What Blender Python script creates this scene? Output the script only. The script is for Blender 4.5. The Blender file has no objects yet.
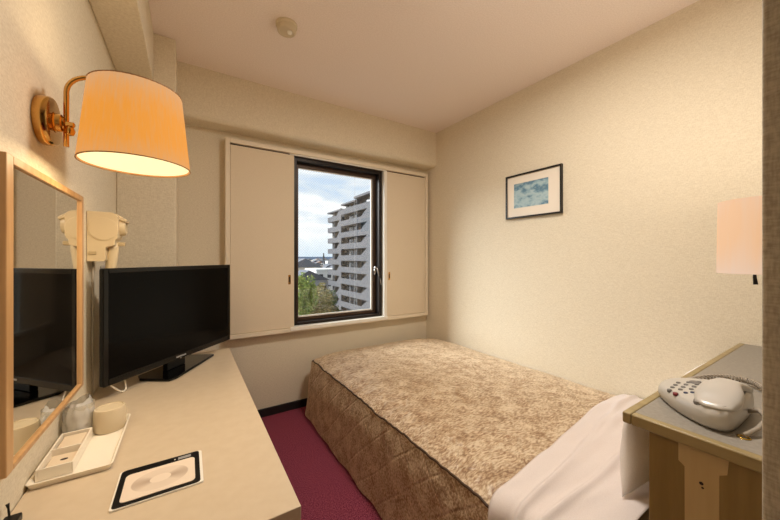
import bpy, bmesh, math, random
from mathutils import Vector, Matrix, noise
R = random.Random(7)
H = 1.152                       # eye height; room measures below are relative to the eye in z
sc = bpy.context.scene
col = sc.collection
PI = math.pi

# ------------------------------------------------------------------ helpers
def lin(c):
    c = c / 255.0
    return c / 12.92 if c <= 0.04045 else ((c + 0.055) / 1.055) ** 2.4

def rgb(r, g, b):
    return (lin(r), lin(g), lin(b), 1.0)

class MB:
    """collects geometry in world coordinates (z relative to the floor), then links it as one mesh object"""
    def __init__(s):
        s.bm = bmesh.new()
    def box(s, x0, x1, y0, y1, z0, z1, M=None):
        vs = [Vector((x, y, z)) for z in (z0, z1) for y in (y0, y1) for x in (x0, x1)]
        if M: vs = [M @ v for v in vs]
        v = [s.bm.verts.new(p) for p in vs]
        for f in ((0, 2, 3, 1), (4, 5, 7, 6), (0, 1, 5, 4), (2, 6, 7, 3), (0, 4, 6, 2), (1, 3, 7, 5)):
            s.bm.faces.new([v[i] for i in f])
        return s
    def prism(s, poly, z0, z1, M=None, inset=0.0):
        """poly: list of (a, b); extruded along the third axis of M (default z)"""
        M = M or Matrix()
        cx = sum(p[0] for p in poly) / len(poly); cy = sum(p[1] for p in poly) / len(poly)
        k = 1 - inset
        lo = [s.bm.verts.new(M @ Vector((a, b, z0))) for a, b in poly]
        hi = [s.bm.verts.new(M @ Vector((cx + (a - cx) * k, cy + (b - cy) * k, z1))) for a, b in poly]
        n = len(poly)
        s.bm.faces.new(lo[::-1]); s.bm.faces.new(hi)
        for i in range(n):
            s.bm.faces.new((lo[i], lo[(i + 1) % n], hi[(i + 1) % n], hi[i]))
        return s
    def rings(s, rs, cap=True, closed=True):
        """rs: list of rings of Vectors"""
        vs = [[s.bm.verts.new(p) for p in r] for r in rs]
        n = len(vs[0])
        for a, b in zip(vs, vs[1:]):
            for i in range(n if closed else n - 1):
                s.bm.faces.new((a[i], a[(i + 1) % n], b[(i + 1) % n], b[i]))
        if cap:
            s.bm.faces.new(vs[0][::-1]); s.bm.faces.new(vs[-1])
        return s
    def lathe(s, prof, M, n=40, cap=True):
        """prof: list of (r, h) about the z axis of M"""
        return s.rings([[M @ Vector((r * math.cos(2 * PI * i / n), r * math.sin(2 * PI * i / n), h)) for i in range(n)] for r, h in prof], cap)
    def tube(s, pts, r, n=10, cap=True):
        pts = [Vector(p) for p in pts]
        rs = []; up = None
        for i, p in enumerate(pts):
            t = (pts[min(i + 1, len(pts) - 1)] - pts[max(i - 1, 0)]).normalized()
            if up is None:
                up = Vector((0, 0, 1)) if abs(t.z) < .9 else Vector((1, 0, 0))
            a = t.cross(up).normalized(); b = a.cross(t).normalized(); up = b
            rr = r[i] if isinstance(r, (list, tuple)) else r
            rs.append([p + a * rr * math.cos(2 * PI * k / n) + b * rr * math.sin(2 * PI * k / n) for k in range(n)])
        return s.rings(rs, cap)
    def grid(s, f, nu, nv):
        vs = [[s.bm.verts.new(Vector(f(i / nu, j / nv))) for j in range(nv + 1)] for i in range(nu + 1)]
        for i in range(nu):
            for j in range(nv):
                s.bm.faces.new((vs[i][j], vs[i + 1][j], vs[i + 1][j + 1], vs[i][j + 1]))
        return s
    def build(s, name, m, parent=None, bevel=0, seg=2, smooth=None, flip=False):
        bmesh.ops.recalc_face_normals(s.bm, faces=s.bm.faces)
        if flip: bmesh.ops.reverse_faces(s.bm, faces=s.bm.faces)
        xs = [v.co.x for v in s.bm.verts]; ys = [v.co.y for v in s.bm.verts]; zs = [v.co.z for v in s.bm.verts]
        base = Vector(((min(xs) + max(xs)) / 2, (min(ys) + max(ys)) / 2, min(zs)))
        bmesh.ops.translate(s.bm, verts=s.bm.verts, vec=-base)
        me = bpy.data.meshes.new(name); s.bm.to_mesh(me); s.bm.free()
        o = bpy.data.objects.new(name, me); col.objects.link(o)
        me.materials.append(m)
        o.location = base
        if parent is not None:
            o.parent = parent
            off = Vector(); q = parent
            while q is not None:
                off += q.location; q = q.parent
            o.location = base - off
        if smooth is None: smooth = bevel > 0
        if smooth:
            for p in me.polygons: p.use_smooth = True
        if bevel:
            b = o.modifiers.new('bevel', 'BEVEL'); b.width = bevel; b.segments = seg; b.limit_method = 'ANGLE'; b.angle_limit = .6
            b.harden_normals = True
        return o

def smooth_by_angle(o, ang=.6):
    me = o.data
    for p in me.polygons: p.use_smooth = True
    me.set_sharp_from_angle(angle=ang)

def empty(name, loc):
    o = bpy.data.objects.new(name, None); col.objects.link(o); o.location = loc
    o.empty_display_size = .05
    return o

def tag(o, label, cat, group=None, kind=None):
    o['label'] = label; o['category'] = cat
    if group: o['group'] = group
    if kind: o['kind'] = kind
    return o

def struct(o):
    o['kind'] = 'structure'; return o

def subsurf(o, n=1):
    m = o.modifiers.new('subdivision', 'SUBSURF'); m.levels = n; m.render_levels = n
    return o

def frame(origin, ax, ay, az):
    M = Matrix.Identity(4)
    for i, a in enumerate((ax, ay, az)):
        for k in range(3): M[k][i] = a[k]
    for k in range(3): M[k][3] = origin[k]
    return M

def interp(tbl, x):
    if x <= tbl[0][0]: return tbl[0][1]
    for (a, b), (c, d) in zip(tbl, tbl[1:]):
        if x <= c: return b + (d - b) * (x - a) / (c - a)
    return tbl[-1][1]

# ------------------------------------------------------------------ materials
def mat(name, base, rough=.5, metal=0, spec=.5, **kw):
    m = bpy.data.materials.new(name); m.use_nodes = True
    b = m.node_tree.nodes['Principled BSDF']
    b.inputs['Base Color'].default_value = base
    b.inputs['Roughness'].default_value = rough
    b.inputs['Metallic'].default_value = metal
    b.inputs['Specular IOR Level'].default_value = spec
    for k, v in kw.items(): b.inputs[k].default_value = v
    return m

def nd(m, t, **kw):
    n = m.node_tree.nodes.new(t)
    for k, v in kw.items(): setattr(n, k, v)
    return n

def lk(m, a, b): m.node_tree.links.new(a, b)

def bsdf(m): return m.node_tree.nodes['Principled BSDF']

def coord(m, scale=(1, 1, 1), rot=(0, 0, 0)):
    t = nd(m, 'ShaderNodeTexCoord'); mp = nd(m, 'ShaderNodeMapping')
    mp.inputs['Scale'].default_value = scale; mp.inputs['Rotation'].default_value = rot
    lk(m, t.outputs['Object'], mp.inputs['Vector'])
    return mp.outputs['Vector']

def ramp(m, src, stops):
    r = nd(m, 'ShaderNodeValToRGB')
    e = r.color_ramp.elements
    while len(e) < len(stops): e.new(.5)
    for el, (p, c) in zip(e, stops): el.position = p; el.color = c
    lk(m, src, r.inputs['Fac'])
    return r.outputs['Color']

def noisy(name, c0, c1, scale=200, rough=.8, bump=.2, vec_scale=(1, 1, 1), dist=.002, spec=.3, detail=3, lo=.35, hi=.65, rot=(0, 0, 0)):
    m = mat(name, c0, rough, spec=spec)
    v = coord(m, vec_scale, rot)
    n = nd(m, 'ShaderNodeTexNoise'); n.inputs['Scale'].default_value = scale; n.inputs['Detail'].default_value = detail
    lk(m, v, n.inputs['Vector'])
    c = ramp(m, n.outputs['Fac'], [(lo, c0), (hi, c1)])
    lk(m, c, bsdf(m).inputs['Base Color'])
    if bump:
        b = nd(m, 'ShaderNodeBump'); b.inputs['Strength'].default_value = bump; b.inputs['Distance'].default_value = dist
        lk(m, n.outputs['Fac'], b.inputs['Height']); lk(m, b.outputs['Normal'], bsdf(m).inputs['Normal'])
    return m

def wallpaper(name, c0, c1):
    """woven wallpaper: crossed fine threads over a soft mottle"""
    m = mat(name, c0, .85, spec=.25)
    t = nd(m, 'ShaderNodeTexCoord')
    fac = None
    for sc3 in ((90, 90, 420), (420, 420, 90)):
        mp = nd(m, 'ShaderNodeMapping'); mp.inputs['Scale'].default_value = sc3
        lk(m, t.outputs['Object'], mp.inputs['Vector'])
        n = nd(m, 'ShaderNodeTexNoise'); n.inputs['Scale'].default_value = 1; n.inputs['Detail'].default_value = 2
        lk(m, mp.outputs['Vector'], n.inputs['Vector'])
        if fac is None: fac = n.outputs['Fac']
        else:
            a = nd(m, 'ShaderNodeMath', operation='ADD'); lk(m, fac, a.inputs[0]); lk(m, n.outputs['Fac'], a.inputs[1])
            h = nd(m, 'ShaderNodeMath', operation='MULTIPLY'); lk(m, a.outputs[0], h.inputs[0]); h.inputs[1].default_value = .5
            fac = h.outputs[0]
    lk(m, ramp(m, fac, [(.36, c0), (.62, c1)]), bsdf(m).inputs['Base Color'])
    b = nd(m, 'ShaderNodeBump'); b.inputs['Strength'].default_value = .35; b.inputs['Distance'].default_value = .0015
    lk(m, fac, b.inputs['Height']); lk(m, b.outputs['Normal'], bsdf(m).inputs['Normal'])
    return m

M = {}
M['wall'] = wallpaper('cream_wallpaper', rgb(210, 198, 174), rgb(229, 219, 197))
M['taupe_wall'] = wallpaper('taupe_wallpaper', rgb(156, 146, 130), rgb(186, 176, 158))
M['ceiling'] = noisy('ceiling_paper', rgb(234, 221, 212), rgb(244, 232, 224), 160, .9, .25)
M['carpet'] = noisy('burgundy_carpet', rgb(84, 24, 42), rgb(176, 88, 108), 190, .98, .9, dist=.006, spec=.1, detail=5, lo=.34, hi=.68)
M['shutter'] = noisy('shutter_cloth', rgb(218, 203, 178), rgb(226, 212, 188), 260, .8, .08)
M['trim'] = mat('cream_painted_trim', rgb(228, 215, 192), .5)
M['white_trim'] = mat('white_painted_trim', rgb(236, 232, 222), .45)
M['baseboard'] = mat('black_baseboard', rgb(28, 26, 25), .5)
M['alu'] = mat('dark_bronze_aluminium', rgb(38, 31, 27), .38, .5)
M['alu_in'] = mat('bronze_aluminium', rgb(74, 56, 44), .4, .4)
M['chrome'] = mat('chrome', rgb(205, 205, 205), .18, 1)
M['brass'] = mat('polished_brass', (.62, .36, .11, 1), .16, 1)
M['desk'] = noisy('cream_laminate', rgb(200, 182, 156), rgb(204, 187, 162), 30, .33, 0, spec=.5)
M['desk_edge'] = mat('brown_laminate', rgb(92, 78, 62), .45)
M['screen'] = mat('black_glass_screen', rgb(3, 3, 4), .06, spec=.08)
M['black_gloss'] = mat('black_gloss_plastic', rgb(5, 5, 6), .1, spec=.3)
M['black'] = mat('black_plastic', rgb(12, 12, 13), .35, spec=.3)
M['silver'] = mat('silver_plastic', rgb(190, 190, 192), .3, .6)
M['grey_letter'] = mat('grey_lettering', rgb(150, 150, 150), .4)
M['white_plastic'] = mat('white_plastic', rgb(236, 228, 212), .3)
M['beige_plastic'] = mat('aged_beige_plastic', rgb(214, 196, 160), .4)
M['beige_dark'] = mat('darker_beige_plastic', rgb(188, 168, 130), .45)
M['grey_conduit'] = mat('pale_grey_plastic', rgb(196, 188, 176), .5)
M['paper'] = mat('pale_paper', rgb(222, 205, 180), .6)
M['ceramic'] = mat('cream_ceramic', rgb(210, 194, 164), .22)
M['phone'] = mat('pearl_beige_plastic', rgb(188, 184, 177), .3, .12)
M['phone_grey'] = mat('grey_rubber_key', rgb(112, 108, 104), .5)
M['red_key'] = mat('dark_red_key', rgb(120, 22, 34), .4)
M['blue_key'] = mat('dark_blue_key', rgb(34, 44, 78), .4)
M['cord'] = mat('taupe_cord', rgb(160, 150, 136), .5)
M['gold'] = mat('gold_ring', rgb(205, 170, 70), .25, 1)
M['sheet'] = noisy('white_cotton', rgb(214, 203, 198), rgb(222, 212, 207), 500, .85, .15, dist=.001)
M['pillow'] = noisy('white_pillowcase', rgb(232, 228, 226), rgb(240, 236, 233), 400, .85, .15, dist=.001)
M['mattress'] = mat('mattress_ticking', rgb(196, 176, 150), .9)
M['picture_mat'] = mat('cream_mount_board', rgb(232, 222, 206), .8)
M['frame_black'] = mat('black_picture_frame', rgb(18, 15, 15), .3)
M['hole'] = mat('dark_screw_hole', rgb(40, 20, 14), .7)
M['smoke'] = mat('ivory_plastic', rgb(208, 194, 166), .35)

def wood(name, c0, c1, axis_scale, rough=.4, spec=.4):
    m = noisy(name, c0, c1, 1.0, rough, .05, vec_scale=axis_scale, detail=6, lo=.3, hi=.7, spec=spec)
    return m
M['mirror_wood'] = wood('light_brown_wood', rgb(176, 134, 88), rgb(198, 158, 110), (60, 60, 6))
M['head_wood'] = wood('olive_brown_veneer', rgb(132, 108, 62), rgb(152, 126, 76), (40, 40, 4), .42)
M['head_edge'] = wood('olive_brown_edge', rgb(140, 122, 82), rgb(160, 142, 100), (40, 6, 40), .35)
M['head_top'] = noisy('grey_brown_top', rgb(136, 130, 121), rgb(146, 140, 130), 120, .4, 0)
M['patch'] = wood('bare_pale_veneer', rgb(186, 160, 114), rgb(196, 171, 124), (40, 40, 4), .5)

# the mirror glass
M['mirror'] = mat('mirror_silver', (.86, .86, .83, 1), .01, 1)

# bedspread: brown damask with paler brush-stroke leaves and quilting lines
def damask():
    m = mat('brown_gold_damask', rgb(130, 96, 60), .5, spec=.4)
    bs = bsdf(m)
    t = nd(m, 'ShaderNodeTexCoord')
    w = nd(m, 'ShaderNodeTexNoise'); w.inputs['Scale'].default_value = 7; w.inputs['Detail'].default_value = 2
    lk(m, t.outputs['Object'], w.inputs['Vector'])
    mx = nd(m, 'ShaderNodeVectorMath', operation='MULTIPLY_ADD')
    lk(m, w.outputs['Color'], mx.inputs[0]); mx.inputs[1].default_value = (.045, .045, .045); lk(m, t.outputs['Object'], mx.inputs[2])
    mp = nd(m, 'ShaderNodeMapping'); mp.inputs['Scale'].default_value = (52, 150, 130); mp.inputs['Rotation'].default_value = (.5, .35, .75)
    lk(m, mx.outputs[0], mp.inputs['Vector'])
    n1 = nd(m, 'ShaderNodeTexNoise'); n1.inputs['Scale'].default_value = 1; n1.inputs['Detail'].default_value = 3; n1.inputs['Roughness'].default_value = .5
    lk(m, mp.outputs[0], n1.inputs['Vector'])
    n2 = nd(m, 'ShaderNodeTexNoise'); n2.inputs['Scale'].default_value = 16; n2.inputs['Detail'].default_value = 2
    lk(m, t.outputs['Object'], n2.inputs['Vector'])
    ad = nd(m, 'ShaderNodeMath', operation='MULTIPLY_ADD'); lk(m, n2.outputs['Fac'], ad.inputs[0]); ad.inputs[1].default_value = .55; lk(m, n1.outputs['Fac'], ad.inputs[2])
    c = ramp(m, ad.outputs[0], [(.62, DAM[0]), (.73, DAM[1]), (.82, DAM[2]), (.93, DAM[3])])
    lk(m, c, bs.inputs['Base Color'])
    r = ramp(m, ad.outputs[0], [(.55, (.6, .6, .6, 1)), (.75, (.42, .42, .42, 1))])
    lk(m, r, bs.inputs['Roughness'])
    bs.inputs['Sheen Weight'].default_value = .6; bs.inputs['Sheen Roughness'].default_value = .45
    bs.inputs['Sheen Tint'].default_value = rgb(240, 220, 190)
    # quilting: puckers between diagonal stitch lines
    g = nd(m, 'ShaderNodeTexNoise'); g.inputs['Scale'].default_value = 38; g.inputs['Detail'].default_value = 3
    lk(m, mx.outputs[0], g.inputs['Vector'])
    sp = nd(m, 'ShaderNodeSeparateXYZ'); lk(m, t.outputs['Object'], sp.inputs[0])
    xz = nd(m, 'ShaderNodeMath', operation='ADD'); lk(m, sp.outputs['X'], xz.inputs[0]); lk(m, sp.outputs['Z'], xz.inputs[1])
    hgt = g.outputs['Fac']
    for op in ('ADD', 'SUBTRACT'):
        a = nd(m, 'ShaderNodeMath', operation=op); lk(m, sp.outputs['Y'], a.inputs[0]); lk(m, xz.outputs[0], a.inputs[1])
        a2 = nd(m, 'ShaderNodeMath', operation='PINGPONG'); lk(m, a.outputs[0], a2.inputs[0]); a2.inputs[1].default_value = .085
        a3 = nd(m, 'ShaderNodeMapRange', interpolation_type='SMOOTHSTEP'); lk(m, a2.outputs[0], a3.inputs['Value'])
        a3.inputs['From Min'].default_value = 0; a3.inputs['From Max'].default_value = .013; a3.inputs['To Min'].default_value = -.55; a3.inputs['To Max'].default_value = 0
        a4 = nd(m, 'ShaderNodeMath', operation='ADD'); lk(m, hgt, a4.inputs[0]); lk(m, a3.outputs['Result'], a4.inputs[1]); hgt = a4.outputs[0]
    b = nd(m, 'ShaderNodeBump'); b.inputs['Strength'].default_value = .5; b.inputs['Distance'].default_value = .007
    lk(m, hgt, b.inputs['Height']); lk(m, b.outputs['Normal'], bs.inputs['Normal'])
    return m
DAM = [rgb(136, 105, 77), rgb(170, 143, 113), rgb(188, 164, 135), rgb(212, 193, 165)]
M['damask'] = damask()
M['piping'] = mat('dark_brown_piping', rgb(70, 48, 32), .6)

# lamp shades: pleated cloth lit from inside
def shade(name, c_lo, c_hi, strength, pleat, zc, zr, cloth):
    m = mat(name, cloth, .9, spec=.1)
    bs = bsdf(m)
    t = nd(m, 'ShaderNodeTexCoord')
    mp = nd(m, 'ShaderNodeMapping'); mp.inputs['Scale'].default_value = (pleat, pleat, 4)
    lk(m, t.outputs['Object'], mp.inputs['Vector'])
    n = nd(m, 'ShaderNodeTexNoise'); n.inputs['Scale'].default_value = 1; n.inputs['Detail'].default_value = 3
    lk(m, mp.outputs[0], n.inputs['Vector'])
    # the bulb sits in the middle: the cloth glows most at its height
    sp = nd(m, 'ShaderNodeSeparateXYZ'); lk(m, t.outputs['Object'], sp.inputs[0])
    d = nd(m, 'ShaderNodeMath', operation='SUBTRACT'); lk(m, sp.outputs['Z'], d.inputs[0]); d.inputs[1].default_value = zc
    dd = nd(m, 'ShaderNodeMath', operation='DIVIDE'); lk(m, d.outputs[0], dd.inputs[0]); dd.inputs[1].default_value = zr
    sq = nd(m, 'ShaderNodeMath', operation='POWER'); lk(m, dd.outputs[0], sq.inputs[0]); sq.inputs[1].default_value = 2
    iv = nd(m, 'ShaderNodeMath', operation='SUBTRACT', use_clamp=True); iv.inputs[0].default_value = 1; lk(m, sq.outputs[0], iv.inputs[1])
    pl = nd(m, 'ShaderNodeMath', operation='MULTIPLY_ADD'); lk(m, n.outputs['Fac'], pl.inputs[0]); pl.inputs[1].default_value = 1.2; pl.inputs[2].default_value = -.6
    sm = nd(m, 'ShaderNodeMath', operation='ADD', use_clamp=True); lk(m, iv.outputs[0], sm.inputs[0]); lk(m, pl.outputs[0], sm.inputs[1])
    c = ramp(m, sm.outputs[0], [(0, c_lo), (1, c_hi)])
    lk(m, c, bs.inputs['Emission Color']); bs.inputs['Emission Strength'].default_value = strength
    return m
M['shade_warm'] = shade('glowing_cloth_shade', rgb(234, 178, 124), rgb(255, 166, 64), .78, 260, .085, .115, rgb(96, 70, 46))
M['shade_pale'] = shade('glowing_parchment_shade', rgb(246, 214, 190), rgb(255, 200, 150), .66, 60, .14, .15, rgb(130, 118, 108))
M['diffuser'] = mat('glowing_lamp_diffuser', rgb(250, 240, 210), .6)
bsdf(M['diffuser']).inputs['Emission Color'].default_value = (1, .84, .45, 1)
bsdf(M['diffuser']).inputs['Emission Strength'].default_value = 1.0
M['shade_rim'] = mat('shade_tape', rgb(150, 108, 62), .7)

# window glass with embedded wire mesh
def wire_glass():
    m = bpy.data.materials.new('wired_glass'); m.use_nodes = True
    nt = m.node_tree; nt.nodes.clear()
    out = nd(m, 'ShaderNodeOutputMaterial')
    tr = nd(m, 'ShaderNodeBsdfTransparent'); tr.inputs['Color'].default_value = (.97, .98, .97, 1)
    gl = nd(m, 'ShaderNodeBsdfGlossy'); gl.inputs['Roughness'].default_value = .02
    df = nd(m, 'ShaderNodeBsdfDiffuse'); df.inputs['Color'].default_value = rgb(120, 122, 124)
    t = nd(m, 'ShaderNodeTexCoord'); sp = nd(m, 'ShaderNodeSeparateXYZ'); lk(m, t.outputs['Object'], sp.inputs[0])
    lines = []
    for sg in (1, -1):
        a = nd(m, 'ShaderNodeMath', operation='MULTIPLY_ADD'); lk(m, sp.outputs['X'], a.inputs[0]); a.inputs[1].default_value = sg; lk(m, sp.outputs['Z'], a.inputs[2])
        b = nd(m, 'ShaderNodeMath', operation='MULTIPLY'); lk(m, a.outputs[0], b.inputs[0]); b.inputs[1].default_value = 1 / .021
        f = nd(m, 'ShaderNodeMath', operation='FRACT'); lk(m, b.outputs[0], f.inputs[0])
        l = nd(m, 'ShaderNodeMath', operation='LESS_THAN'); lk(m, f.outputs[0], l.inputs[0]); l.inputs[1].default_value = .1
        lines.append(l)
    mxx = nd(m, 'ShaderNodeMath', operation='MAXIMUM'); lk(m, lines[0].outputs[0], mxx.inputs[0]); lk(m, lines[1].outputs[0], mxx.inputs[1])
    fa = nd(m, 'ShaderNodeMath', operation='MULTIPLY'); lk(m, mxx.outputs[0], fa.inputs[0]); fa.inputs[1].default_value = .10
    m1 = nd(m, 'ShaderNodeMixShader'); m1.inputs[0].default_value = .05
    lk(m, tr.outputs[0], m1.inputs[1]); lk(m, gl.outputs[0], m1.inputs[2])
    m2 = nd(m, 'ShaderNodeMixShader'); lk(m, fa.outputs[0], m2.inputs[0]); lk(m, m1.outputs[0], m2.inputs[1]); lk(m, df.outputs[0], m2.inputs[2])
    lk(m, m2.outputs[0], out.inputs['Surface'])
    return m
M['wire_glass'] = wire_glass()

def clear_film(name, tint, gloss, haze=0.1):
    m = bpy.data.materials.new(name); m.use_nodes = True
    nt = m.node_tree; nt.nodes.clear()
    out = nd(m, 'ShaderNodeOutputMaterial')
    tr = nd(m, 'ShaderNodeBsdfTransparent'); tr.inputs['Color'].default_value = tint
    gl = nd(m, 'ShaderNodeBsdfGlossy'); gl.inputs['Roughness'].default_value = .12
    df = nd(m, 'ShaderNodeBsdfDiffuse'); df.inputs['Color'].default_value = (.93, .92, .9, 1)
    lw = nd(m, 'ShaderNodeLayerWeight'); lw.inputs['Blend'].default_value = .35
    mm = nd(m, 'ShaderNodeMath', operation='MULTIPLY_ADD', use_clamp=True); lk(m, lw.outputs['Facing'], mm.inputs[0]); mm.inputs[1].default_value = gloss; mm.inputs[2].default_value = .05
    m1 = nd(m, 'ShaderNodeMixShader'); m1.inputs[0].default_value = haze
    lk(m, tr.outputs[0], m1.inputs[1]); lk(m, df.outputs[0], m1.inputs[2])
    m2 = nd(m, 'ShaderNodeMixShader'); lk(m, mm.outputs[0], m2.inputs[0]); lk(m, m1.outputs[0], m2.inputs[1]); lk(m, gl.outputs[0], m2.inputs[2])
    lk(m, m2.outputs[0], out.inputs['Surface'])
    return m
M['clear_glass'] = clear_film('clear_tumbler_glass', (.95, .95, .93, 1), .5, .08)
M['plastic_film'] = clear_film('crinkled_clear_film', (.97, .97, .96, 1), .6, .42)

# exterior
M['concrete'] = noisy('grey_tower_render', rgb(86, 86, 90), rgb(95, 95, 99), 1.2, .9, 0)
M['concrete_shaded'] = mat('shaded_recess_render', rgb(58, 59, 64), .9)  # balcony recess shade put into a darker wall colour
M['tower_glass'] = mat('dark_window_glass', rgb(38, 42, 50), .15)
M['rail'] = mat('white_balcony_door', rgb(200, 202, 206), .5)
M['roof_grey'] = mat('dark_roof_tile', rgb(96, 98, 106), .8)
M['ground'] = noisy('town_ground', rgb(118, 116, 112), rgb(140, 138, 132), .2, .95, 0)
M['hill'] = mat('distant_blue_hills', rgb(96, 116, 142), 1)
M['bark'] = mat('tree_bark', rgb(84, 66, 50), .9)
def leafmat(name, a, b):
    m = noisy(name, a, b, 1.1, .8, 0, lo=.35, hi=.65)
    return m
M['leaf_olive'] = leafmat('olive_leaves', rgb(96, 98, 50), rgb(168, 150, 96))
M['leaf_green'] = leafmat('green_leaves', rgb(100, 124, 56), rgb(170, 176, 96))
M['leaf_dark'] = leafmat('dark_green_leaves', rgb(48, 72, 40), rgb(86, 104, 54))
HM = [mat('pale_render_%s' % n, c, .9) for n, c in (('white', rgb(214, 214, 212)), ('grey', rgb(168, 168, 170)), ('beige', rgb(190, 180, 166)), ('blue', rgb(150, 160, 172)))]
RM = [mat('house_roof_%s' % n, c, .85) for n, c in (('slate', rgb(92, 96, 106)), ('brown', rgb(122, 100, 88)), ('white', rgb(220, 220, 218)))]

# ------------------------------------------------------------------ the room shell
XL, XR = -.302, 1.975
CE = H + 1.181
YW = 2.43                        # window wall
CY0, CY1 = 2.36, 2.43            # window casing depth
WX0, WX1, WZ0, WZ1 = .667, 1.45, H - .512, H + .768   # window opening
YE = -2.0                        # far end of the entry passage
XP, YB = .5, .0686               # bathroom block corner

struct(MB().box(XL - .1, XR + .1, YE - .1, YW + .2, -.1, 0).build('floor', M['carpet']))
struct(MB().box(XL - .1, XR + .1, YE - .1, YW + .2, CE, CE + .1).build('ceiling', M['ceiling']))
struct(MB().box(XL - .1, XL, YE - .1, YW + .2, 0, CE).build('wall_left', M['wall']))
struct(MB().box(XR, XR + .1, YE - .1, YW + .2, 0, CE).build('wall_right', M['wall']))
w = MB()
w.box(XL, WX0 - .03, YW, YW + .2, 0, CE); w.box(WX1 + .03, XR, YW, YW + .2, 0, CE)
w.box(WX0 - .03, WX1 + .03, YW, YW + .2, 0, WZ0 - .03); w.box(WX0 - .03, WX1 + .03, YW, YW + .2, WZ1 + .03, CE)
struct(w.build('wall_window', M['wall']))
struct(MB().box(XP, XR, YE, YB, 0, CE).build('wall_bathroom', M['taupe_wall'], bevel=.004))
struct(MB().box(XL, XP, YE - .1, YE, 0, CE).build('wall_entry', M['wall']))
struct(MB().box(XL, -.055, 2.062, YW, 0, CE).build('wall_corner_pillar', M['wall'], bevel=.006))
struct(MB().box(XL, -.152, YE, 2.062, H + .925, CE).build('trim_1', M['wall'], bevel=.006))
# beam over the window with a rounded lower lip
b = MB()
zb, r = H + .862, .03
prof = [(2.28, CE), (2.28, zb + r)] + [(2.28 + r - r * math.cos(a * PI / 12), zb + r - r * math.sin(a * PI / 12)) for a in range(1, 7)] + [(YW, zb), (YW, CE)]
b.rings([[Vector((x, y, z)) for y, z in prof] for x in (-.055, XR)])
o = struct(b.build('trim_2', M['wall'])); smooth_by_angle(o, .5)
struct(MB().box(-.055, XR, YW - .012, YW, 0, .06).build('baseboard_window', M['baseboard'], bevel=.003))
struct(MB().box(XL, XL + .012, YE, 2.062, 0, .06).build('baseboard_left', M['baseboard'], bevel=.003))
struct(MB().box(XR - .012, XR, YB, YW - .012, 0, .06).build('baseboard_right', M['baseboard'], bevel=.003))

# window casing: outer frame of the shutter box
cas = MB()
X0, X1, Z0, Z1 = .209, 1.941, H - .548, H + .806
cas.box(X0, X0 + .028, CY0, CY1, Z0, Z1); cas.box(X1 - .028, X1, CY0, CY1, Z0, Z1)
cas.box(X0 + .0285, X1 - .0285, CY0, CY1, Z1 - .03, Z1); cas.box(X0 + .0285, X1 - .0285, CY0 - .004, CY1, Z0, Z0 + .03)
struct(cas.build('trim_3', M['trim'], bevel=.003))
# sill and jamb lining (white)
sl = MB()
sl.box(WX0 - .03, WX1 + .03, CY0 - .010, YW + .075, WZ0 - .027, WZ0)
sl.box(WX1, WX1 + .03, CY0 + .002, YW + .075, WZ0, WZ1); sl.box(WX0 - .03, WX0, CY0 + .05, YW + .075, WZ0, WZ1)
sl.box(WX0 - .03, WX1 + .03, CY0 + .012, YW + .075, WZ1, WZ1 + .014)
struct(sl.build('trim_4', M['white_trim'], bevel=.002))

# the window: dark frame, sash, wired pane, strip, latch
win = struct(empty('window_1', ((WX0 + WX1) / 2, 2.5, WZ0)))
f = MB(); y0, y1 = 2.40, 2.56
t_ = .03
f.box(WX0, WX0 + t_, y0, y1, WZ0, WZ1); f.box(WX1 - t_, WX1, y0, y1, WZ0, WZ1)
f.box(WX0 + t_, WX1 - t_, y0, y1, WZ1 - t_, WZ1); f.box(WX0 + t_, WX1 - t_, y0, y1, WZ0, WZ0 + .022)
f.build('window_frame', M['alu'], win, bevel=.003)
sx0, sx1, sz0, sz1 = WX0 + t_, WX1 - t_, WZ0 + .022, WZ1 - t_
s_ = MB(); y0, y1 = 2.46, 2.51
s_.box(sx0, sx0 + .028, y0, y1, sz0, sz1); s_.box(sx1 - .028, sx1, y0, y1, sz0, sz1)
s_.box(sx0 + .028, sx1 - .028, y0, y1, sz1 - .03, sz1); s_.box(sx0 + .028, sx1 - .028, y0, y1, sz0, sz0 + .026)
s_.build('sash', M['alu_in'], win, bevel=.003)
MB().box(sx0 + .02, sx1 - .02, 2.485, 2.489, sz0 + .02, sz1 - .02).build('pane', M['wire_glass'], win)
g = MB()                                                # pale putty strip round the pane
g.box(sx1 - .042, sx1 - .028, 2.474, 2.484, sz0 + .026, sz1 - .03); g.box(sx0 + .028, sx1 - .042, 2.474, 2.484, sz0 + .026, sz0 + .036)
g.box(sx0 + .028, sx1 - .042, 2.474, 2.484, sz1 - .036, sz1 - .03)
g.build('glazing_strip', M['white_trim'], win)
MB().box(1.2238, 1.2248, 2.482, 2.4845, sz0 + .036, sz1 - .036).build('glazing_joint', M['grey_letter'], win)
lt = MB()
lt.tube([(1.400, 2.455, H - .085), (1.404, 2.43, H - .083), (1.414, 2.418, H - .10), (1.424, 2.41, H - .15), (1.434, 2.405, H - .20), (1.441, 2.40, H - .235)], [.009, .010, .009, .008, .007, .005])
lt.box(1.398, 1.42, 2.444, 2.46, H - .15, H - .08)
lt.build('latch', M['chrome'], win, smooth=True)

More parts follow.
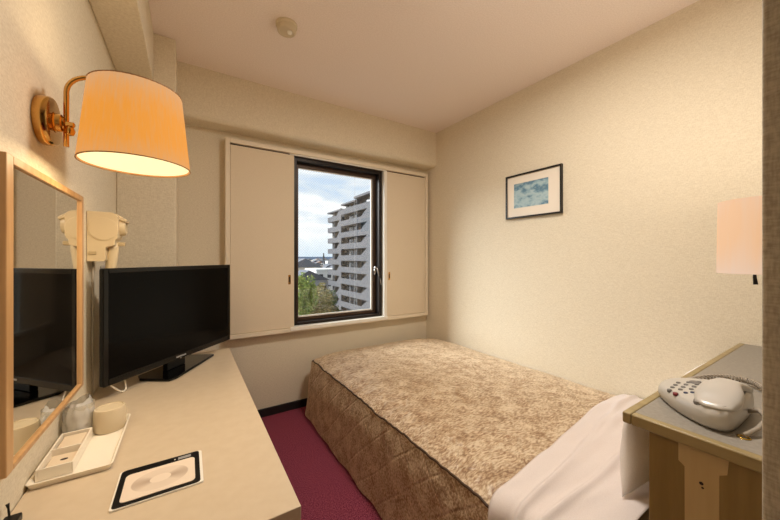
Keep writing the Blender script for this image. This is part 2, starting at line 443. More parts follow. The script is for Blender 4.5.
# ------------------------------------------------------------------ sliding shutters
def shutter(x0, x1, hx, label, yoff=0.0):
    e = empty('sliding_shutter', ((x0 + x1) / 2, CY0 + .02, Z0 + .03))
    tag(e, label, 'shutter', 'sliding shutters beside the window')
    MB().box(x0, x1, CY0 + .008 + yoff, CY0 + .03 + yoff, Z0 + .032, Z1 - .041).build('panel', M['shutter'], e, bevel=.003)
    p = MB(); yy = CY0 + .008 + yoff
    p.box(hx - .009, hx + .009, yy - .002, yy + .004, H - .195, H - .125)
    q = p.build('finger_pull', M['brass'], e, bevel=.002)
    MB().box(hx - .004, hx + .004, yy - .003, yy, H - .18, H - .14).build('slot', M['alu'], q)
    return e
shutter(X0 + .030, WX0, .632, 'wider cream sliding shutter left of the window, behind the television')
shutter(WX1 + .032, X1 - .030, 1.506, 'cream sliding shutter between the window and the room corner')

tk = MB()
tk.box(X0 + .028, X1 - .028, CY0 + .022, CY1, Z1 - .041, Z1 - .03); tk.box(X1 - .031, X1 - .028, CY0 + .015, CY1, Z0 + .03, Z1 - .041)
struct(tk.build('trim_5', M['alu_in']))

# ------------------------------------------------------------------ desk
dk = empty('desk', (-.05, 1.32, 0))
tag(dk, 'long cream laminate desk running along the left wall', 'desk')
DT = H - .511
MB().box(XL + .002, .197, .648, 2.0, DT - .032, DT).build('desk_top', M['desk'], dk, bevel=.002)
MB().box(XL + .002, .185, .66, .69, .002, DT - .032).build('end_panel', M['desk_edge'], dk, bevel=.002)
MB().box(XL + .002, .185, 1.95, 1.98, .002, DT - .032).build('end_panel', M['desk_edge'], dk, bevel=.002)
MB().box(XL + .012, XL + .03, .69, 1.95, .3, DT - .032).build('back_panel', M['desk_edge'], dk)
MB().box(.15, .17, .69, 1.95, DT - .13, DT - .032).build('front_rail', M['desk_edge'], dk)

# ------------------------------------------------------------------ mirror on the left wall
mr = empty('wall_mirror', (XL, 1.11, H - .40))
tag(mr, 'rectangular mirror in a light brown wooden frame above the desk', 'mirror')
my0, my1, mz0, mz1, mf, ms, mt = .866, 1.375, H - .404, H + .195, .017, .029, .022
fx0, fx1 = XL + .001, XL + .022
mm = MB()
mm.box(fx0, fx1, my0, my0 + ms, mz0, mz1); mm.box(fx0, fx1, my1 - mt, my1, mz0, mz1)
mm.box(fx0, fx1, my0 + ms, my1 - mt, mz1 - mf, mz1); mm.box(fx0, fx1, my0 + ms, my1 - mt, mz0, mz0 + .011)
mm.build('mirror_frame', M['mirror_wood'], mr, bevel=.002)
MB().box(fx0, fx1 - .006, my0 + ms - .004, my1 - mt + .004, mz0 + .008, mz1 - mf + .004).build('mirror_glass', M['mirror'], mr)

# ------------------------------------------------------------------ brass wall lamp over the mirror
LX, LY = -.116, 1.10
wl = empty('wall_lamp', (XL, 1.10, H + .334))
tag(wl, 'brass swing-arm wall lamp with a glowing orange cloth shade above the mirror', 'lamp')
Mx = frame((XL + .001, 1.10, H + .334), (0, 1, 0), (0, 0, 1), (1, 0, 0))
o = MB().lathe([(.056, 0), (.058, .004), (.058, .02), (.055, .0245), (.046, .0255), (.001, .026)], Mx).build('back_plate', M['brass'], wl); smooth_by_angle(o)
o = MB().lathe([(.024, .0255), (.025, .027), (.022, .029), (.021, .038), (.016, .040), (.015, .043), (.007, .0445), (.007, .058), (.004, .061)], Mx, 28).build('boss', M['brass'], wl); smooth_by_angle(o)
rx = XL + .046
pts = [(rx, 1.10, H + .278), (rx, 1.10, H + .413)]
for k in range(1, 9):
    a = k * PI / 16
    pts.append((rx + .05 * (1 - math.cos(a)), 1.10, H + .413 + .05 * math.sin(a)))
pts.append((LX, 1.10, H + .463))
MB().tube(pts, .0055, 12).build('arm', M['brass'], wl, smooth=True)
o = MB().lathe([(.001, -.012), (.008, -.010), (.011, 0), (.008, .010), (.001, .012)], frame((rx + .006, 1.10, H + .318), (1, 0, 0), (0, 1, 0), (0, 0, 1)), 20).build('swivel_joint', M['brass'], wl, smooth=True)
SZ0, SZ1, SR0, SR1 = H + .251, H + .453, .121, .101
n = 96
rs = []
for k in range(7):
    u = k / 6
    rr = SR0 + (SR1 - SR0) * u
    rs.append([Vector((LX + (rr + (.0009 if i % 2 else 0)) * math.cos(2 * PI * i / n), LY + (rr + (.0009 if i % 2 else 0)) * math.sin(2 * PI * i / n), SZ0 + (SZ1 - SZ0) * u)) for i in range(n)])
sh = MB().rings(rs, cap=False).build('lamp_shade', M['shade_warm'], wl, smooth=True)
for rr, z in ((SR0 + .001, SZ0), (SR1 + .001, SZ1)):
    rim = MB()
    rim.rings([[Vector((LX + (rr + dr) * math.cos(2 * PI * i / 64), LY + (rr + dr) * math.sin(2 * PI * i / 64), z + dz)) for i in range(64)] for dr, dz in ((-.0015, -.0012), (.0006, -.0012), (.0006, .0012), (-.0015, .0012), (-.0015, -.0012))], cap=False)
    rim.build('rim', M['shade_rim'], sh)
MB().lathe([(.001, 0), (SR0 - .003, 0), (SR0 - .003, .002), (.001, .002)], Matrix.Translation((LX, LY, SZ0 + .004)), 64).build('diffuser', M['diffuser'], wl)

# ------------------------------------------------------------------ hair dryer in its wall holder
hd = empty('hair_dryer', (XL, 1.55, H - .02))
tag(hd, 'aged beige hair dryer in its wall holder between mirror and television', 'hair dryer')
A = frame((0, 0, 0), (1, 0, 0), (0, 0, 1), (0, 1, 0))   # profile in x-z, extruded along y
def arc(cx, cz, r, a0, a1, n=8):
    return [(cx + r * math.cos(math.radians(a0 + (a1 - a0) * i / n)), cz + r * math.sin(math.radians(a0 + (a1 - a0) * i / n))) for i in range(n + 1)]
xw = XL + .001
prof = [(xw, H - .012), (xw + .042, H - .012)] + arc(xw + .042, H - .004, .008, -90, 0, 4) + [(xw + .05, H + .03)] + arc(xw + .058, H + .033, .008, 180, 90, 4) + [(xw + .075, H + .046)] + arc(xw + .068, H + .08, .017, -60, 0, 4) + arc(xw + .062, H + .142, .024, 10, 90, 6) + [(xw, H + .167)]
MB().prism(prof, 1.512, 1.60, A).build('holder', M['beige_plastic'], hd, bevel=.004)
dsc = MB()
dsc.lathe([(.041, 0), (.041, .0025), (.038, .003), (.001, .003)], frame((xw + .045, 1.512, H + .105), (1, 0, 0), (0, 0, 1), (0, -1, 0)), 48)
dsc.build('round_cap', M['beige_plastic'], hd, smooth=False)
MB().box(xw + .006, xw + .026, 1.509, 1.513, H + .012, H + .024).build('recess_plate', M['beige_dark'], hd, bevel=.001)  # small recess of the holder, its shade drawn as a darker plate
# barrel, nozzle and handle of the dryer itself
Bx = frame((xw + .06, 1.565, H + .118), (0, 0, 1), (0, 1, 0), (1, 0, 0))
o = MB().lathe([(.034, 0), (.036, .02), (.034, .034), (.03, .042), (.024, .043), (.022, .03), (.001, .03)], Bx, 36).build('nozzle', M['beige_plastic'], hd); smooth_by_angle(o)
MB().lathe([(.021, .0305), (.021, .032), (.001, .032)], Bx, 28).build('intake_grille', M['black'], hd)
MB().prism([(xw + .066, H + .148), (xw + .106, H + .132), (xw + .108, H + .142), (xw + .075, H + .166)], 1.53, 1.60, A).build('top_flap', M['beige_plastic'], hd, bevel=.003)
MB().box(xw + .07, xw + .1, 1.55, 1.575, H + .045, H + .06).build('switch', M['beige_dark'], hd, bevel=.003)
hp = []
for k in range(7):
    u = k / 6
    c = Vector((xw + .066 - .012 * u, 1.56, H + .055 - .13 * u)); a_, b_ = .018 - .002 * u, .016
    hp.append([c + Vector((a_ * math.cos(2 * PI * i / 20), b_ * math.sin(2 * PI * i / 20), 0)) for i in range(20)])
MB().rings(hp).build('handle', M['beige_plastic'], hd, smooth=True)
cd = MB().tube([(xw + .01, 1.55, H - .012), (xw + .01, 1.55, H - .10), (xw + .008, 1.552, H - .3), (xw + .008, 1.555, DT + .01)], .0035, 8).build('power_cord', M['cord'], hd, smooth=True)
cn = MB().box(XL + .0005, XL + .016, 1.72, 1.75, DT + .001, H - .03).build('cable_conduit', M['grey_conduit'], None, bevel=.003)
tag(cn, 'pale grey cable conduit running down the left wall behind the television', 'conduit')

# ------------------------------------------------------------------ television
TA, TB = Vector((-.250, 1.478)), Vector((.200, 1.984))
tv_t = (TB - TA).normalized(); tv_n = Vector((tv_t.y, -tv_t.x))
TW = (TB - TA).length
def tvM(z=0):
    return frame((TA.x, TA.y, z), (tv_t.x, tv_t.y, 0), (-tv_n.x, -tv_n.y, 0), (0, 0, 1))   # x along, y back, z up
tc = TA + (TB - TA) * .5
tv = empty('television', (tc.x, tc.y, DT))
tag(tv, 'black flat-screen television on a glossy stand at the far end of the desk', 'television')
TZ0, TZ1 = H - .458, H - .037
MT = tvM()
MB().box(0, TW, .004, .022, TZ0, TZ1, MT).build('cabinet', M['black'], tv, bevel=.006)
MB().box(.10, TW - .10, .022, .07, TZ0 + .05, TZ1 - .08, MT).build('rear_cover', M['black'], tv, bevel=.012)
bz = MB()
bw = .018
bz.box(0, bw, 0, .006, TZ0, TZ1, MT); bz.box(TW - bw, TW, 0, .006, TZ0, TZ1, MT)
bz.box(bw, TW - bw, 0, .006, TZ1 - bw, TZ1, MT); bz.box(bw, TW - bw, 0, .006, TZ0, TZ0 + .024, MT)
bz.build('bezel', M['black_gloss'], tv, bevel=.0025)
MB().box(bw, TW - bw, .002, .005, TZ0 + .024, TZ1 - bw, MT).build('screen', M['screen'], tv)
# small maker's lettering, unreadable strokes of different widths
lg = MB(); x = TW * .5 - .028
for wd in (.006, .007, .005, .007, .002, .006, .005, .006):
    lg.box(x, x + wd, -.0006, .0002, TZ0 + .009, TZ0 + .0155, MT); x += wd + .0014
lg.build('maker_lettering', M['grey_letter'], tv)
MB().box(TW * .5 - .005, TW * .5 - .002, -.0006, .0002, TZ0 + .001, TZ0 + .006, MT).build('standby_light', M['grey_letter'], tv)
def tvp(t, n, z): return (tc.x + tv_t.x * t + tv_n.x * n, tc.y + tv_t.y * t + tv_n.y * n, z)
base = [tvp(*p, 0)[:2] for p in ((-.135, .066), (-.10, .072), (.203, .006), (.178, -.11), (-.12, -.10), (-.15, -.06))]
sb = MB().prism(base, DT + .001, DT + .012).build('stand_base', M['black_gloss'], tv, bevel=.003)
MB().box(TW / 2 - .05, TW / 2 + .05, .024, .05, DT + .012, TZ0 + .01, MT).build('stand_neck', M['black'], tv, bevel=.004)
cl = MB().tube([(-.236, 1.51, TZ0 - .004), (-.226, 1.53, DT + .028), (-.214, 1.552, DT + .007), (-.206, 1.557, DT + .0045), (-.200, 1.564, DT + .010), (-.203, 1.574, DT + .03), (-.208, 1.578, TZ0 - .004)], .003, 8).build('cable', M['white_plastic'], None, smooth=True)
tag(cl, 'thin white cable looping under the left end of the television', 'cable')

# ------------------------------------------------------------------ things on the desk
tr = empty('serving_tray', (-.22, 1.18, DT))
tag(tr, 'shallow white plastic tray holding the cups on the desk below the mirror', 'tray')
tx0, tx1, ty0, ty1 = XL + .002, -.153, 1.004, 1.30
def rrect(x0, x1, y0, y1, r, n=5):
    p = []
    for cx, cy, a in ((x1 - r, y0 + r, -90), (x1 - r, y1 - r, 0), (x0 + r, y1 - r, 90), (x0 + r, y0 + r, 180)):
        p += [(cx + r * math.cos(math.radians(a + 90 * i / n)), cy + r * math.sin(math.radians(a + 90 * i / n))) for i in range(n + 1)]
    return p
def tray_mesh(x0, x1, y0, y1, z, h, rim, r, floor_t=.004):
    rs = []
    for d, zz in ((.006, z), (0, z + h), (rim, z + h), (rim + .005, z + floor_t)):
        rs.append([Vector((a, b, zz)) for a, b in rrect(x0 + d, x1 - d, y0 + d, y1 - d, max(r - d * .6, .002))])
    return MB().rings(rs)
o = tray_mesh(tx0, tx1, ty0, ty1, DT + .0005, .014, .004, .010).build('dish', M['white_plastic'], tr); smooth_by_angle(o)

ab = empty('divided_box', (-.265, 1.15, DT + .005))
tag(ab, 'open cream two-compartment box lying on the white tray', 'box')
bx0, bx1, by0, by1, bz0 = XL + .011, -.228, 1.030, 1.210, DT + .0055
q = MB()
q.box(bx0, bx1, by0, by1, bz0, bz0 + .004)
q.box(bx0, bx0 + .004, by0, by1, bz0 + .004, bz0 + .026); q.box(bx1 - .004, bx1, by0, by1, bz0 + .004, bz0 + .026)
q.box(bx0 + .004, bx1 - .004, by0, by0 + .004, bz0 + .004, bz0 + .026); q.box(bx0 + .004, bx1 - .004, by1 - .004, by1, bz0 + .004, bz0 + .026)
q.build('case', M['white_plastic'], ab, bevel=.001)
MB().box(bx0 + .004, bx1 - .004, by0 + .088, by0 + .092, bz0 + .004, bz0 + .026).build('divider', M['white_plastic'], ab)
pk = MB().box(bx0 + .008, bx1 - .008, by0 + .014, by0 + .08, bz0 + .0045, bz0 + .014).build('sugar_sachet', M['paper'], None, bevel=.002)
tag(pk, 'flat beige sachet with a small dark print in the near compartment of the box', 'sachet')
o = MB().lathe([(.001, 0), (.007, 0), (.007, .0006), (.001, .0006)], Matrix.Translation((-.255, 1.08, bz0 + .0141)) @ Matrix.Diagonal((1, .6, 1, 1)), 20).build('printed_mark', M['hole'], pk)
pk2 = MB().box(bx0 + .008, bx1 - .008, by0 + .098, by1 - .008, bz0 + .0045, bz0 + .020).build('tea_bag_packet', M['paper'], None, bevel=.003)
tag(pk2, 'plain beige packet filling the far compartment of the box', 'packet')

cup = empty('lidded_cup', (-.197, 1.235, DT + .005))
tag(cup, 'squat cream ceramic cup standing upside down on the tray by the television', 'cup')
Mc = Matrix.Translation((-.195, 1.238, DT + .005))
o = MB().lathe([(.001, 0), (.034, 0), (.037, .004), (.038, .03), (.037, .059), (.035, .065), (.031, .066), (.030, .062), (.001, .061)], Mc, 48).build('cup_body', M['ceramic'], cup, smooth=True); smooth_by_angle(o, .9)
o = MB().lathe([(.030, .0625), (.028, .0645), (.026, .0625)], Mc, 48, cap=False).build('foot_ring', M['ceramic'], cup, smooth=True)

gl = empty('drinking_glass', (-.262, 1.30, DT + .005))
tag(gl, 'clear tumbler wrapped in crinkled plastic film at the back of the tray', 'glass')
Mg = Matrix.Translation((-.263, 1.250, DT + .005))
o = MB().lathe([(.001, 0), (.028, 0), (.029, .003), (.032, .088), (.0305, .088), (.0275, .006), (.001, .005)], Mg, 40).build('tumbler', M['clear_glass'], gl); smooth_by_angle(o, .9)
rs = []
for k in range(12):
    u = k / 11
    rr = .0335 if u < .75 else .0335 * (1 - (u - .75) * 1.6)
    ring = []
    for i in range(48):
        a = 2 * PI * i / 48
        w_ = noise.noise(Vector((math.cos(a) * 3, math.sin(a) * 3, u * 5))) * .004 + .0015 * math.sin(9 * a + 4 * u)
        tuft = 0.0 if u < .8 else (u - .8) * .07 * max(0, math.cos(a - .6))
        ring.append(Vector((-.263 + (rr + max(w_, -.001)) * math.cos(a), 1.250 + (rr + max(w_, -.001)) * math.sin(a), DT + .0055 + u * .092 + tuft)))
    rs.append(ring)
MB().rings(rs, cap=False).build('plastic_wrap', M['plastic_film'], gl, smooth=True)

# black framed mat with a pale card
cm = empty('card_holder', (-.054, .90, DT))
tag(cm, 'thin black-edged holder lying flat on the desk in front of the tray', 'card holder')
cx0, cx1, cy0, cy1 = -.134, .027, .832, .972
o = MB().prism(rrect(cx0 - .0005, cx1 + .003, cy0 + .002, cy1, .006), DT + .0004, DT + .004).build('clear_border', M['white_trim'], cm)
o = MB().prism(rrect(cx0 + .003, cx1 - .003, cy0 + .004, cy1 - .001, .008), DT + .0042, DT + .0052).build('black_mat', M['black'], cm)
def card_print():
    m = mat('pale_card_print', rgb(222, 205, 186), .5)
    t = nd(m, 'ShaderNodeTexCoord'); mp = nd(m, 'ShaderNodeMapping'); mp.inputs['Scale'].default_value = (18.5, 25, 0)
    lk(m, t.outputs['Object'], mp.inputs['Vector'])
    ln = nd(m, 'ShaderNodeVectorMath', operation='LENGTH'); lk(m, mp.outputs[0], ln.inputs[0])
    gr = nd(m, 'ShaderNodeTexGradient', gradient_type='RADIAL'); lk(m, mp.outputs[0], gr.inputs['Vector'])
    sn = nd(m, 'ShaderNodeMath', operation='MULTIPLY'); lk(m, gr.outputs['Fac'], sn.inputs[0]); sn.inputs[1].default_value = 4 * PI
    si = nd(m, 'ShaderNodeMath', operation='COSINE'); lk(m, sn.outputs[0], si.inputs[0])
    ring = ramp(m, ln.outputs['Value'], [(.36, (0, 0, 0, 1)), (.38, (1, 1, 1, 1)), (.96, (.8, .8, .8, 1)), (1.0, (0, 0, 0, 1))])
    wv = ramp(m, si.outputs[0], [(.0, (.25, .25, .25, 1)), (1, (1, 1, 1, 1))])
    mu = nd(m, 'ShaderNodeMath', operation='MULTIPLY'); lk(m, ring, mu.inputs[0]); lk(m, wv, mu.inputs[1])
    lk(m, ramp(m, mu.outputs[0], [(0, rgb(224, 208, 190)), (1, rgb(176, 156, 138))]), bsdf(m).inputs['Base Color'])
    return m
cdp = MB().prism(rrect(cx0 + .014, cx1 - .013, cy0 + .014, cy1 - .026, .010), DT + .0052, DT + .0064).build('printed_card', card_print(), None)
tag(cdp, 'pale card with a ringed oval print lying inside the black-edged holder', 'card')
MB().box(cx0 + .113, cx0 + .140, cy1 - .019, cy1 - .008, DT + .0052, DT + .0056).build('grey_label', M['grey_letter'], cm)
MB().box(cx0 + .105, cx0 + .108, cy1 - .016, cy1 - .012, DT + .0052, DT + .0056).build('white_mark', M['white_trim'], cm)

# plug at the near end of the wall edge
pg = empty('power_adapter', (-.284, .895, DT))
tag(pg, 'small black adapter with a short pin lying against the wall before the tray', 'adapter')
MB().box(-.296, -.272, .872, .908, DT + .0006, DT + .016).build('adapter_body', M['black'], pg, bevel=.003)
MB().tube([(-.289, .905, DT + .014), (-.291, .907, DT + .03), (-.2925, .908, DT + .038)], [.0018, .0018, .003], 8).build('pin', M['black'], pg)

# ------------------------------------------------------------------ bed
bd = empty('bed', (1.36, 1.33, 0))
tag(bd, 'single bed base and mattress under the brown quilted bedspread', 'bed')
MB().box(.86, XR - .06, .345, 2.22, .10, .25).build('bed_base', M['desk_edge'], bd, bevel=.01)
for x in (.92, 1.86):
    for y in (.42, 2.14):
        MB().box(x - .025, x + .025, y - .025, y + .025, .001, .10).build('leg', M['black'], bd)
MB().prism(rrect(.79, XR - .012, .345, 2.31, .12, 8), .252, H - .772).build('mattress', M['mattress'], bd, bevel=.02, seg=3)

SX = .766                                    # seam between top and skirt
BY0, BY1 = .62, 2.335
ZT = H - .722
RC = .13
def left_edge(y):
    q = max(0.0, y - (BY1 - RC))
    return SX + RC - math.sqrt(max(RC * RC - q * q, 0))
def top_z(x, y):
    dl = max(x - left_edge(min(y, BY1)), 0); dr = XR - .006 - x; df = BY1 - y
    z = ZT
    z += .012 - .040 * math.exp(-dl / .075) - .044 * math.exp(-dr / .11) - .045 * math.exp(-df / .06)
    p = Vector((x * 9, y * 5, 0))
    z += .006 * noise.noise(Vector((x * 4, y * 4, 3)))
    # puckers: short ridges running off the quilting
    z += .0065 * (1 - abs(noise.noise(Vector(((x + y) * 11, (x - y) * 24, 1))))) * (.3 + math.exp(-dl / .2)) + .0026 * noise.noise(Vector((x * 55, y * 40, 5)))
    edge = math.exp(-dl / .12)
    z += .007 * edge * noise.noise(Vector((x * 12, y * 30, 8)))
    z -= .008 * edge * max(0, math.sin(y * 9.0 + x * 3)) ** 8
    return z
bs = empty('bedspread', (1.36, 1.48, 0))
tag(bs, 'brown and gold quilted bedspread covering the bed down to the carpet', 'bedspread')
def topf(u, v):
    y = BY0 + (BY1 - BY0) * v; x0 = left_edge(y); x = x0 + (XR - .006 - x0) * u
    return (x, y, top_z(x, y))
MB().grid(topf, 150, 210).build('top_panel', M['damask'], bs, smooth=True)
# skirt path: far right corner -> far left corner (rounded) -> near left
path = []
rc = RC
for k in range(60): path.append((XR - .01 - (XR - .01 - SX - rc) * k / 60, BY1, 0, 1))
for k in range(13):
    a = PI / 2 * k / 12
    path.append((SX + rc - rc * math.sin(a), BY1 - rc + rc * math.cos(a), -math.sin(a), math.cos(a)))
for k in range(1, 121): path.append((SX, BY1 - rc - (BY1 - rc - BY0) * k / 120, -1, 0))
NP = len(path) - 1
def skf(u, v):
    i = round(u * NP)
    x, y, nx, ny = path[i]
    zt = top_z(min(max(x, SX), XR - .006), min(y, BY1)) - .001
    z = zt + (.012 - zt) * v
    bul = .012 * math.sin(min(v * 6, PI)) * .5
    corner = math.exp(-((i - 66) / 7.0) ** 2)
    fold = .018 * v * math.sin(i * .30 + 1.2 * noise.noise(Vector((i * .05, 0, 0)))) * (.22 + .6 * corner)
    out = .004 + bul + (.012 if ny > .5 else .046 * (v ** .8)) * 1.0 + fold * (0.25 if ny > .7 else 1) + .006 * noise.noise(Vector((x * 10, y * 10, z * 10))) * min(1, v * 5)
    if ny > .6: out = min(out, .045)
    return (x + nx * out, y + ny * out, z)
MB().grid(skf, NP, 44).build('skirt', M['damask'], bs, smooth=True)
pp = []
for i in range(0, NP + 1, 1):
    x, y, nx, ny = path[i]
    pp.append((x + nx * .004, y + ny * .004, top_z(max(x, SX), y) + .001))
MB().tube(pp, .0045, 8).build('piping', M['piping'], bs, smooth=True)

# white sheet folded over the head end
st = []
NS = 110
xr, xl = XR - .008, SX - .022
L1 = xr - (xl + .06); L2 = .06 * PI / 2; L3 = .70 - .001
def sheet(u, v):
    s = u * (L1 + L2 + .58)
    if s < L1: x, z, nx, nz = xr - s, ZT + .024, 0, 1
    elif s < L1 + L2:
        a = (s - L1) / .06
        x, z = xl + .06 - .06 * math.sin(a), ZT + .024 - .06 + .06 * math.cos(a); nx, nz = -math.sin(a), math.cos(a)
    else:
        d = s - L1 - L2
        x, z = xl - .03 * min(d / .4, 1), ZT + .024 - .06 - d * .98 * (ZT - .05) / .56; nx, nz = -1, 0
        z = max(z, .02)
    yf = interp([(0, .755), (.25, .755), (.5, .722), (.7, .695), (.85, .67), (1.1, .645), (1.3, .63), (1.8, .61)], s)
    y = .352 + (yf - .352) * v
    d = .010 * noise.noise(Vector((x * 2.5 + y * 5, (y - x * .25) * 7, z * 4))) + .009 * noise.noise(Vector((s * 3, y * 16 - s * 3.5, 4)))
    # long soft creases parallel to the fold
    d += .013 * math.exp(-((v - .36 - .1 * s) / .035) ** 2) + .009 * math.exp(-((v - .86 + .16 * s) / .03) ** 2) + .008 * math.exp(-((v - .72 + .04 * s) / .05) ** 2)
    if nx < -.5: d += .012 * math.sin(y * 26 + s * 3) * min(1, (s - L1) * 3)
    dr = x - xl
    if nz > .9: z -= .030 * math.exp(-(xr - x) / .10)
    if v > .97: d -= .009 * (v - .97) / .03
    return (x + nx * d, y, z + nz * d)
o = MB().grid(sheet, NS, 60).build('bed_sheet', M['sheet'], None, smooth=True)
o.modifiers.new('solidify', 'SOLIDIFY').thickness = .004
tag(o, 'white cotton sheet folded back over the bedspread at the head end', 'sheet')

def pillow(cx, cy, z0, w, h, tilt, yaw, label, seed):
    """stands on its long edge, leaning back on the headboard"""
    T = Matrix.Translation((cx, cy, z0)) @ Matrix.Rotation(yaw, 4, 'Z') @ Matrix.Rotation(tilt, 4, 'X')
    def side(sg):
        def f(u, v):
            a, b = u * 2 - 1, v * 2 - 1
            th = .048 * (max(0, 1 - abs(a) ** 2.6) * max(0, 1 - abs(b) ** 2.6)) ** .55
            pin = 1 - .06 * (1 - abs(b) ** 2) * abs(a) ** 3
            pinh = 1 - .05 * (1 - abs(a) ** 2) * abs(b) ** 3
            d = .006 * noise.noise(Vector((a * 2 + seed, b * 2, seed))) * (1 - max(abs(a), abs(b)) ** 4)
            return T @ Vector((a * w / 2 * pin, sg * (th + d), h / 2 + b * h / 2 * pinh))
        return f
    m = MB(); m.grid(side(1), 36, 26); m.grid(side(-1), 36, 26)
    bmesh.ops.remove_doubles(m.bm, verts=m.bm.verts, dist=1e-5)
    o = m.build('pillow', M['pillow'], None, smooth=True)
    return tag(o, label, 'pillow', 'pillows against the headboard')
pillow(1.29, .405, ZT + .035, .48, .235, .05, 0.0, 'white pillow propped on the headboard at the open side of the bed', 1)
pillow(1.745, .41, ZT + .03, .40, .255, .05, -.0, 'white pillow propped on the headboard in the wall corner behind the telephone', 5)

# ------------------------------------------------------------------ headboard ledge
hb = empty('headboard', (1.43, .2, 0))
tag(hb, 'olive brown wooden headboard with a wide ledge beside the pillows', 'headboard')
HZ = H - .36
MB().box(.887, XR - .002, YB + .002, .29, .001, HZ - .026).build('body', M['head_wood'], hb, bevel=.002)
le = MB()
le.box(.861, XR - .002, .333 - .018, .333, HZ - .026, HZ); le.box(.861, .861 + .022, YB + .002, .333 - .018, HZ - .026, HZ)
le.build('ledge_edge', M['head_edge'], hb, bevel=.004)
MB().box(.883, XR - .002, YB + .002, .315, HZ - .025, HZ - .0015).build('ledge_top', M['head_top'], hb)
poly = [(.238, -.403), (.238, -.433), (.228, -.441), (.227, -.80), (.177, -.80), (.176, -.431), (.165, -.424), (.162, -.40)]
Mp = frame((0, 0, H), (0, 1, 0), (0, 0, 1), (1, 0, 0))
poly = [(.238, -.3865)] + poly[1:7] + [(.162, -.3865)]
MB().prism(poly, .8862, .8869, Mp).build('bare_patch', M['patch'], hb)
hl = MB()
hl.lathe([(.0035, 0), (.001, .0004)], frame((.8862, .202, H - .462), (0, 1, 0), (0, 0, 1), (-1, 0, 0)), 12)
hl.lathe([(.0022, 0), (.001, .0004)], frame((.8862, .2, H - .470), (0, 1, 0), (0, 0, 1), (-1, 0, 0)), 12)
hl.build('screw_hole', M['hole'], hb)

# ------------------------------------------------------------------ telephone
ph = empty('telephone', (1.05, .24, HZ))
tag(ph, 'pearl beige desk telephone with grey keys on the headboard ledge', 'telephone')
def smoothpoly(pts, n=6):
    out = []
    N = len(pts)
    for i in range(N):
        p0, p1, p2, p3 = [Vector(pts[(i + k - 1) % N]) for k in range(4)]
        for k in range(n):
            t = k / n
            out.append(tuple(.5 * ((2 * p1) + (-p0 + p2) * t + (2 * p0 - 5 * p1 + 4 * p2 - p3) * t * t + (-p0 + 3 * p1 - 3 * p2 + p3) * t ** 3)))
    return out
outl = smoothpoly([(1.085, .326), (1.035, .318), (.985, .285), (.945, .245), (.921, .205), (.923, .178), (.95, .165), (1.03, .161), (1.11, .163), (1.15, .178), (1.168, .22), (1.165, .26), (1.145, .305), (1.12, .322)])
def top_h(x, y):                        # upper face slopes up towards the cradle
    return .030 + .022 * max(0, min(1, (.33 - y) / .16))
cx_, cy_ = 1.05, .238
rs = []
for k, hfrac in ((.93, 0), (.97, .12), (1.0, .35), (.995, .62), (.965, .84), (.90, .95), (.80, 1.0), (.4, 1.0), (.02, 1.0)):
    ring = []
    for a, b in outl:
        x, y = cx_ + (a - cx_) * k, cy_ + (b - cy_) * k
        ring.append(Vector((x, y, HZ + .0005 + top_h(x, y) * hfrac)))
    rs.append(ring)
pb = MB().rings(rs).build('phone_base', M['phone'], ph, smooth=True)
# cradle well (dark gap) and handset
hr = []
for k in range(15):
    u = k / 14
    x = .925 + u * .215
    arch = .034 * math.sin(PI * min(max((u - .04) / .92, 0), 1)) ** .7
    wdt = interp([(0, .012), (.06, .028), (.2, .037), (.36, .036), (.55, .024), (.72, .024), (.85, .032), (.95, .027), (1, .010)], u)
    low = interp([(0, .048), (.12, .040), (.3, .044), (.42, .058), (.65, .060), (.75, .046), (.92, .042), (1, .05)], u)
    hi = .050 + arch
    if hi - low < .006: hi = low + .006
    zc, hz = (hi + low) / 2, (hi - low) / 2
    hr.append([Vector((x, .196 + wdt * math.copysign(abs(math.cos(a)) ** .75, math.cos(a)), HZ - .004 + zc + hz * math.copysign(abs(math.sin(a)) ** .75, math.sin(a)))) for a in [2 * PI * i / 24 for i in range(24)]])
MB().rings(hr).build('handset', M['phone'], ph, smooth=True)
well = smoothpoly([(.942, .228), (.935, .20), (.945, .174), (1.02, .170), (1.10, .174), (1.125, .20), (1.105, .228), (1.02, .226)])
wl_ = MB(); wl_.rings([[Vector((a, b, HZ + .0008 + top_h(a, b) + dz)) for a, b in well] for dz in (-.012, .0004)]); wl_.build('cradle_well', M['phone_grey'], ph)
# keys: rows run away from the near (low x) side
def key(x, y, m, rx_=.0060, ry_=.0046, name='key'):
    z = HZ + .0003 + top_h(x, y)
    o = MB().lathe([(1, -.004), (1, .0015), (.8, .0026), (.01, .0028)], Matrix.Translation((x, y, z)) @ Matrix.Diagonal((rx_, ry_, 1, 1)), 16).build(name, m, ph, smooth=True)
    return o
kd = Vector((.052, .010)); kc = Vector((.020, -.0125))
for r_ in range(4):
    for c_ in range(3):
        p = Vector((.992, .283)) + Vector((.026, .0015)) * r_ + Vector((.0185, -.0155)) * c_
        key(p.x, p.y, M['phone_grey'])
k0 = key(.972, .266, M['red_key'], .0062, .005); k0['label'] = 'dark red key'
for i in range(2):
    k1 = key(.990 + .0125 * i, .2525 - .009 * i, M['blue_key'], .005, .0042); k1['label'] = 'dark blue key'
key(1.098, .262, M['phone_grey'], .014, .011, 'speaker_grille')
